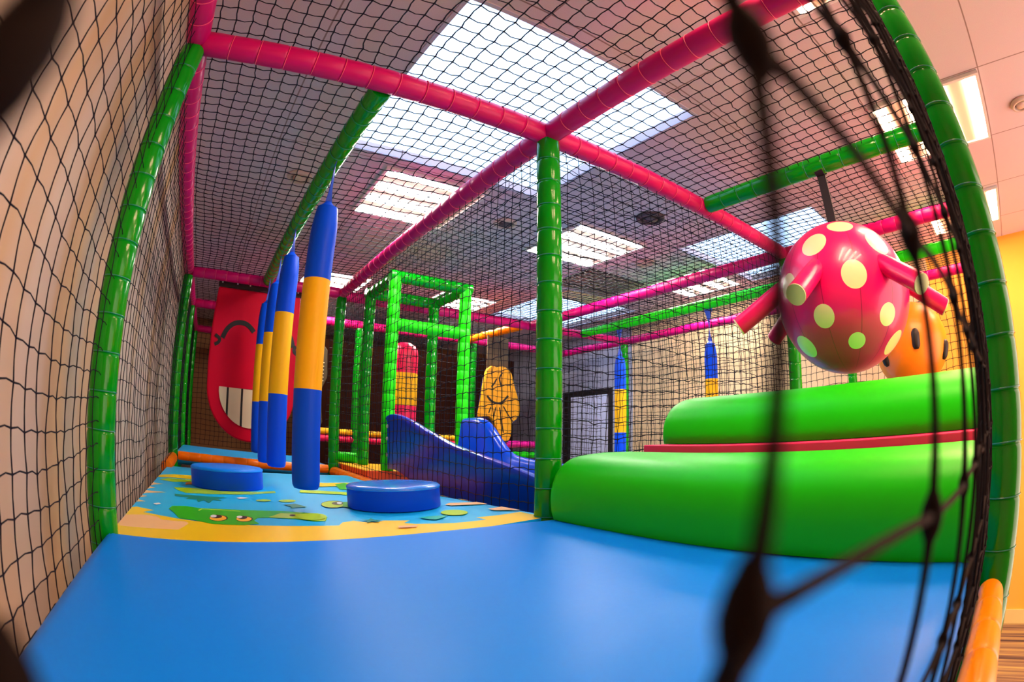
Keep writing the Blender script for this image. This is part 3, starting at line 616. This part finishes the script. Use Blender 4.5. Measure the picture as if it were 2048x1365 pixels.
strokep('eyebrow', [(-.735, 1.10), (-.70, 1.16), (-.64, 1.205), (-.575, 1.22), (-.51, 1.21), (-.455, 1.17), (-.425, 1.12), (-.405, 1.06)], .042, 3.09, BLACK)
strokep('eyebrow_curl', [(-1.160, 1.085), (-1.125, 1.065), (-1.112, 1.045), (-1.125, 1.02), (-1.158, 1.0)], .030, 3.09, BLACK)
strokep('eyebrow_curl', [(-.375, 1.07), (-.392, 1.05), (-.39, 1.025), (-.366, 1.0)], .030, 3.09, BLACK)
mo = [(-1.075, .645), (-.78, .652), (-.49, .645)] + [(-.782+.30*math.cos(s), .645-.33*math.sin(s)) for s in lin(0.05, PI-.05, 24)]
mouth = loc(prism(mo, 3.083, 3.09).build('mouth', BLACK, t, smooth=False))
edges = [-1.08, -1.005, -.985, -.868, -.848, -.72, -.70, -.575, -.555, -.48]
for k in range(5):
    xa, xb = edges[2*k], edges[2*k+1]
    top = []; botm = []
    for s in lin(xa, xb, 9):
        c_ = (s+.782)/.30
        if abs(c_) >= 1: continue
        top.append((s, .648)); botm.append((s, .645-.33*math.sqrt(max(1-c_*c_, 0))))
    if len(top) > 2:
        o = prism(top+botm[::-1], 3.079, 3.0835).build('tooth', TOOTH, mouth, smooth=False)

# slab beyond the posts
def zs_(x, y): 
    d = min(x+1.49, -.02-x, y-3.10, 4.2-y); R = .04
    return .055-.05*(y-3.1)/1.1*0 - (R-math.sqrt(max(R*R-(R-min(max(d, 0), R))**2, 0)))
sx = [-1.49, -1.488, -1.48, -1.468, -1.45]+lin(-1.4, -.1, 8)+[-.06, -.042, -.03, -.022, -.02]; sy = [3.10, 3.102, 3.11, 3.122, 3.14]+lin(3.2, 4.1, 6)+[4.16, 4.18, 4.2]
tag(slabgrid(sx, sy, zs_, -.07).build('padded_platform', BLUEL), 'light blue padded platform under the red smiling panel, beyond the orange beam', 'platform')
tag(slabgrid([1.02, 1.03, 1.06]+lin(1.1, 3.4, 5)+[3.5, 3.53], [.1, .12, .15]+lin(.3, 3.0, 6)+[3.05, 3.08], lambda x, y: -.02 - (.02 if x in (1.02, 3.53) or y in (.1, 3.08) else 0), -.12).build('lower_mat', mat('aqua mat vinyl', (.03, .35, .8), .35)), 'aqua blue mat glimpsed between the slide and the green rolls', 'mat')
t = MB().box((.055, 2.2, -.30), (1.0, 3.05, .085)).build('orange_step', [YEL, ORANGER], smooth=False, bevel=.012)
for p in t.data.polygons: p.material_index = 0 if p.normal.z > .5 else 1
tag(t, 'orange padded step block with a yellow top at the foot of the tower frame', 'step')
tag(MB().box((-1.42, 3.0, -.30), (-.06, 3.06, -.055)).build('gap_shade_board', mat('gap shade brown', (.05, .02, .01), .6), smooth=False), 'dark board standing in for the shaded gap below the far orange base beam', 'board')  # dark strip put in as the shade of the gap under the beam

# ================================================================== DARK BACKGROUND
tag(bx('dark_backdrop', (0.12, 4.9, FL), (3.15, 4.95, 1.50), mat('dark brown screen', (0.022, 0.007, 0.004), .9, spec=0.0)), 'very dark brown screen standing in for the dark netted interior behind the tower frame', 'backdrop')  # flat sheet standing in for layered black nets and the unlit interior
t = empty('dark_cutout', (.18, 4.2, .3), 'dark padded cutout with pale stripes peeping between the nearest bag and the green post', 'cutout')
o = prism([(-.30, .0), (-.12, -.05), (-.02, .15), (-.05, .5), (.02, .65), (.0, .95), (-.10, 1.05), (-.32, 1.0)], -.04, .04).build('body', mat('dark olive foam', (.05, .035, .012), .6), t, smooth=True, bevel=.01)
for k in range(6):
    stroke([(-.12+.01*k*0, .62+k*.04), (-.03, .60+k*.04)], .008, -.046, -.04).build('stripe', CREAM, t, smooth=False)

bx('hanging_strap', (-.22, -.004, 1.0), (-.12, .004, H-.3-.03), BLACKS, t)

# ================================================================== YELLOW SMILING FIGURE
t = empty('smiling_figure', (2.1, 3.7, .33), 'yellow padded figure with slanted eyes and a smile, hanging in front of the dark screen', 'figure')
pts = [(1.967, 1.171), (2.004, 1.196), (2.041, 1.197), (2.087, 1.182), (2.117, 1.200), (2.147, 1.207), (2.19, 1.20), (2.224, 1.181), (2.262, 1.155), (2.288, 1.121), (2.338, .954), (2.378, .86), (2.405, .774), (2.41, .70), (2.4, .642), (2.36, .59), (2.315, .56), (2.292, .534), (2.294, .46), (2.288, .39), (2.262, .345), (2.227, .33), (2.195, .332), (2.166, .349), (2.104, .45), (2.066, .52), (2.03, .585), (1.981, .615), (1.92, .61), (1.862, .60), (1.857, .64), (1.885, .78), (1.901, .899), (1.915, 1.0), (1.926, 1.078), (1.945, 1.135)]
loc2 = lambda o: (setattr(o, 'location', (-2.1, -3.7, -.33)), o)[1]
loc2(prism(pts, 3.66, 3.72).build('front_layer', YELF, t, smooth=True, bevel=.008))
loc2(prism([(x+.035, z-.02) for x, z in pts], 3.722, 3.80).build('back_layer', DBLUE, t, smooth=True, bevel=.008))
for nm_, pp, wd in (('eye', [(2.003, .955), (2.04, .995), (2.072, 1.05)], .016), ('eye', [(2.150, 1.128), (2.112, 1.06), (2.137, .966)], .016),
                    ('smile', [(1.95, .845), (2.007, .79), (2.081, .768), (2.156, .785), (2.235, .862)], .022),
                    ('line', [(2.0, .72), (1.975, .65)], .010), ('line', [(2.068, .718), (2.04, .60)], .010), ('line', [(2.12, .72), (2.15, .57), (2.179, .43)], .010), ('line', [(2.173, .735), (2.24, .64), (2.31, .56)], .010)):
    loc2(stroke(cat_smooth(pp, 5), wd, 3.652, 3.66).build(nm_, BLACK, t, smooth=False))
loc2(MB().box((1.965, 3.70, 1.15), (2.255, 3.72, H-.03)).build('hanging_strap', mat('brown strap', (.09, .055, .02), .7), t, smooth=False))

# ================================================================== SLIDE
t = empty('slide', (.53, 2.2, 0), 'glossy dark blue plastic slide sloping down from the green tower frame', 'slide')
LR = [(2.24, .47), (2.17, .505), (2.05, .512), (1.92, .50), (1.75, .465), (1.49, .400), (1.15, .323), (.9, .285), (.63, .246), (.385, .205), (.15, .15), (-.03, .10)]
RR_ = [(2.38, .50), (2.30, .512), (2.1, .515), (1.93, .515), (1.85, .49), (1.76, .43), (1.65, .335), (1.52, .25), (1.3, .225), (1.0, .21), (.63, .19), (.385, .17), (.15, .13), (-.03, .09)]
BD = [(2.3, .20), (2.1, .19), (1.9, .155), (1.5, .07), (1.15, .0), (.63, -.08), (.15, -.16), (-.03, -.18)]
def itp(L, y):
    L = sorted(L)
    if y <= L[0][0]: return L[0][1]
    for (a, u), (b, v) in zip(L, L[1:]):
        if y <= b: return u+(v-u)*(y-a)/(b-a)
    return L[-1][1]
def smooth_itp(L, y): return (itp(L, y-.06)+2*itp(L, y)+itp(L, y+.06))/4
rs = []
for k in range(70):
    y = 2.17-k/69*2.11
    zl = smooth_itp(LR, y); zr = smooth_itp(RR_, y); zb = smooth_itp(BD, y)
    wf = .045
    xl, xr = .20, .87
    low = zl-.40+.0*y
    sec = [(xl+.01, low), (xl, zl-.05), (xl-.012, zl-.02), (xl-.005, zl-.004), (xl+.018, zl+.002), (xl+.045, zl-.006), (xl+.06, zl-.03), (xl+.075, zb+.10), (xl+.12, zb+.03), (xl+.19, zb), (.535, zb-.008),
           (xr-.19, zb), (xr-.12, zb+.03), (xr-.075, zb+.10), (xr-.05, zr-.03), (xr-.03, zr-.006), (xr, zr+.002), (xr+.02, zr-.004), (xr+.03, zr-.02), (xr+.02, zr-.05), (xr+.01, low), ]
    rs.append([(x-.53, y-2.2, z) for x, z in sec])
MB().rings(rs).build('slide_body', BLUES, t, auto=50)
for z in (.42, .33, .21): 
    b = MB().lathe([(.014, 0), (.013, .006), (.006, .010), (.001, .011)], 12); b.v = [(.19-.53-v[2]+.004, 2.14-2.2+v[0], z+v[1]) for v in b.v]; b.build('bolt', STEEL, t)

# ================================================================== GREEN ROLLS
def roll(prof, y0, y1, lab):
    n = 40; rs = []
    # ends rounded a little
    cx = sum(p[0] for p in prof)/len(prof); cz = min(p[1] for p in prof)
    for y, k in [(y0, .90), (y0-.006, .955), (y0-.018, .985), (y0-.04, 1.0)]+[(y, 1) for y in lin(y0-.1, y1+.1, n)]+[(y1+.04, 1), (y1+.018, .985), (y1+.006, .955), (y1, .90)]:
        rs.append([(cx+(x-cx)*(k*.35+.65), y, cz+(z-cz)*k-.030*(-y)/1.46) for x, z in prof])
    return tag(MB().rings(rs).build('foam_roll', GREENB, auto=60), lab, 'foam roll', 'green foam rolls stepping up beyond the blue mat')
roll(cat_smooth([(-.034, .080), (-.046, .12), (-.048, .19), (-.030, .25), (.012, .288), (.07, .305), (.16, .312)], 4)+[(.3, .312), (.412, .306), (.416, .283), (.52, .283), (.52, .08), (-.01, .08)], -.075, -1.449, 'lower front green padded roll lying along the far edge of the blue mat')
roll(cat_smooth([(.535, .335), (.527, .37), (.535, .43), (.565, .475), (.62, .510), (.70, .528), (.80, .535)], 4)+[(1.0, .535), (1.1, .52), (1.12, .334)], -.085, -1.449, 'upper green padded roll behind and above the pink strip')
psm = MB().box((.42, -1.447, .285), (1.12, -.075, .333))
psm.v = [(x, y, z-.030*(-y)/1.46) for x, y, z in psm.v]
tag(psm.build('pink_strip_mat', mat('coral pink vinyl', (1.0, .03, .17), .5, spec=.2), smooth=False, bevel=.004), 'thin coral pink mat edge showing between the two green rolls', 'mat')

# ================================================================== SPOTTED BALL
BC = Vector((1.09, -.777, .924)); BR = .34
toC = (CAMP-BC).normalized(); az0 = math.atan2(toC.y, toC.x)
def spot_mat(name, base, spot, dots):
    m, nt, b = nm(name); b.inputs['Roughness'].default_value = .30; b.inputs['Coat Weight'].default_value = .2
    tc = nt.nodes.new('ShaderNodeTexCoord'); nv = nt.nodes.new('ShaderNodeVectorMath'); nv.operation = 'NORMALIZE'; nt.links.new(tc.outputs['Object'], nv.inputs[0])
    last = None
    for d, ang in dots:
        dp = nt.nodes.new('ShaderNodeVectorMath'); dp.operation = 'DOT_PRODUCT'; nt.links.new(nv.outputs[0], dp.inputs[0]); dp.inputs[1].default_value = d
        g = nt.nodes.new('ShaderNodeMath'); g.operation = 'GREATER_THAN'; g.inputs[1].default_value = math.cos(ang); nt.links.new(dp.outputs['Value'], g.inputs[0])
        if last is None: last = g
        else:
            x = nt.nodes.new('ShaderNodeMath'); x.operation = 'MAXIMUM'; nt.links.new(last.outputs[0], x.inputs[0]); nt.links.new(g.outputs[0], x.inputs[1]); last = x
    sp = nt.nodes.new('ShaderNodeSeparateXYZ'); nt.links.new(tc.outputs['Object'], sp.inputs[0])
    at = nt.nodes.new('ShaderNodeMath'); at.operation = 'ARCTAN2'; nt.links.new(sp.outputs[1], at.inputs[0]); nt.links.new(sp.outputs[0], at.inputs[1])
    pp = nt.nodes.new('ShaderNodeMath'); pp.operation = 'PINGPONG'; pp.inputs[1].default_value = PI/12; nt.links.new(at.outputs[0], pp.inputs[0])
    ls = nt.nodes.new('ShaderNodeMath'); ls.operation = 'LESS_THAN'; ls.inputs[1].default_value = .006; nt.links.new(pp.outputs[0], ls.inputs[0])
    m1 = nt.nodes.new('ShaderNodeMix'); m1.data_type = 'RGBA'; m1.inputs[6].default_value = (*base, 1); m1.inputs[7].default_value = (base[0]*.45, 0, base[2]*.4, 1); nt.links.new(ls.outputs[0], m1.inputs[0])
    m2 = nt.nodes.new('ShaderNodeMix'); m2.data_type = 'RGBA'; m2.inputs[7].default_value = (*spot, 1); nt.links.new(m1.outputs[2], m2.inputs[6]); nt.links.new(last.outputs[0], m2.inputs[0])
    nt.links.new(m2.outputs[2], b.inputs['Base Color']); return m
DOTS = [((-0.89, -0.455, 0.021), 0.177), ((-0.855, 0.06, 0.515), 0.19), ((-0.582, -0.287, 0.761), 0.19), ((-0.465, -0.756, 0.46), 0.19), ((-0.843, 0.531, 0.08), 0.163), ((-0.916, 0.035, -0.4), 0.144), ((-0.5, -0.747, -0.439), 0.14), ((-0.642, -0.306, -0.704), 0.113), ((-0.591, 0.457, -0.665), 0.172), ((-0.057, -0.692, -0.72), 0.19), ((-0.486, 0.406, 0.774), 0.1), ((-0.372, 0.884, -0.283), 0.1), ((0.052, -0.99, 0.133), 0.141), ((0.837, -0.347, 0.423), 0.15), ((0.772, 0.393, -0.5), 0.15), ((0.719, 0.552, 0.423), 0.15), ((0.045, 0.865, -0.5), 0.15), ((-0.118, 0.899, 0.423), 0.15)]
t = empty('spotted_ball', BC, 'large pink ball with cream spots and stubby arms, hanging on a black strap', 'hanging ball')
def sphere(n=96, m=48, R=BR, sq=1.0):
    return MB().lathe([(max(R*math.sin(PI*k/m), .0005), -R*math.cos(PI*k/m)*sq) for k in range(m+1)], n)
sphere().build('ball_body', spot_mat('spotted pink vinyl', (.76, .0, .15), (.86, .74, .42), DOTS), t)
for az_, el_, dn, L_ in [(-3.206, 0.2, -0.58, 0.275), (-4.271, 0.2, -0.58, 0.275), (-5.056, 0.2, -0.58, 0.275), (-2.159, 0.2, -0.58, 0.275), (-1.147, 0.2, -0.58, 0.275), (-0.134, 0.2, -0.58, 0.275)]:
    o_ = Vector((math.cos(el_)*math.cos(az_), math.cos(el_)*math.sin(az_), math.sin(el_)))*BR*.93
    d_ = Vector((math.cos(dn)*math.cos(az_), math.cos(dn)*math.sin(az_), math.sin(dn)))
    rr = .043
    am = MB().tube([o_, o_+d_*(L_*.3), o_+d_*(L_*.6), o_+d_*L_], [rr*.95, rr, rr, rr*1.0], 24).build('stubby_arm', mat('pink arm vinyl', (.80, .0, .14), .3) if 'pink arm vinyl' not in bpy.data.materials else bpy.data.materials['pink arm vinyl'], t, auto=50)
    MB().tube([o_+d_*(L_-.001), o_+d_*(L_+.006)], rr*.97, 24).build('arm_end', CREAM, am, smooth=False)
MB().box((-.004, -.024, BR-.03), (.004, .024, H-BC.z-.04)).build('strap', BLACKS, t, smooth=False, )
cb = MB(); rs = []
for k in range(25):
    an = 2*PI*k/24; rs.append([(c_*math.cos(an), s_, H-BC.z+c_*math.sin(an)) for c_, s_ in ((.0505, -.024), (.0505, .024), (.054, .024), (.054, -.024))])
cb.rings(rs, cap=False).build('strap_loop', BLACKS, t, smooth=False)

# orange ball with dark slots
t = empty('orange_ball', (2.86, -.80, .90), 'orange ball-shaped cushion with black oblong slots, hanging behind the pink spotted ball', 'hanging ball')
OB = mat('orange ball vinyl', (1.0, .27, .005), .35)
sphere(64, 32, .325, 1.0).build('ball_body', OB, t)
c0 = Vector((CAMP.x-2.86, CAMP.y+.80, CAMP.z-.9)).normalized(); a0 = math.atan2(c0.y, c0.x)
for da, el_ in ((.12, -.0), (-.85, -.25), (1.15, -.25), (2.2, 0), (-2.0, 0)):
    pts = []
    for k in range(9):
        e_ = el_-.22+.44*k/8; a_ = a0+da
        pts.append(Vector((math.cos(e_)*math.cos(a_), math.cos(e_)*math.sin(a_), math.sin(e_)))*.318)
    MB().tube(pts, [.02, .032, .036, .036, .036, .036, .036, .032, .02], 14).build('dark_slot', BLACK, t)
MB().box((-.02, -.003, .3), (.02, .003, H-.9-.05)).build('strap', BLACKS, t, smooth=False)
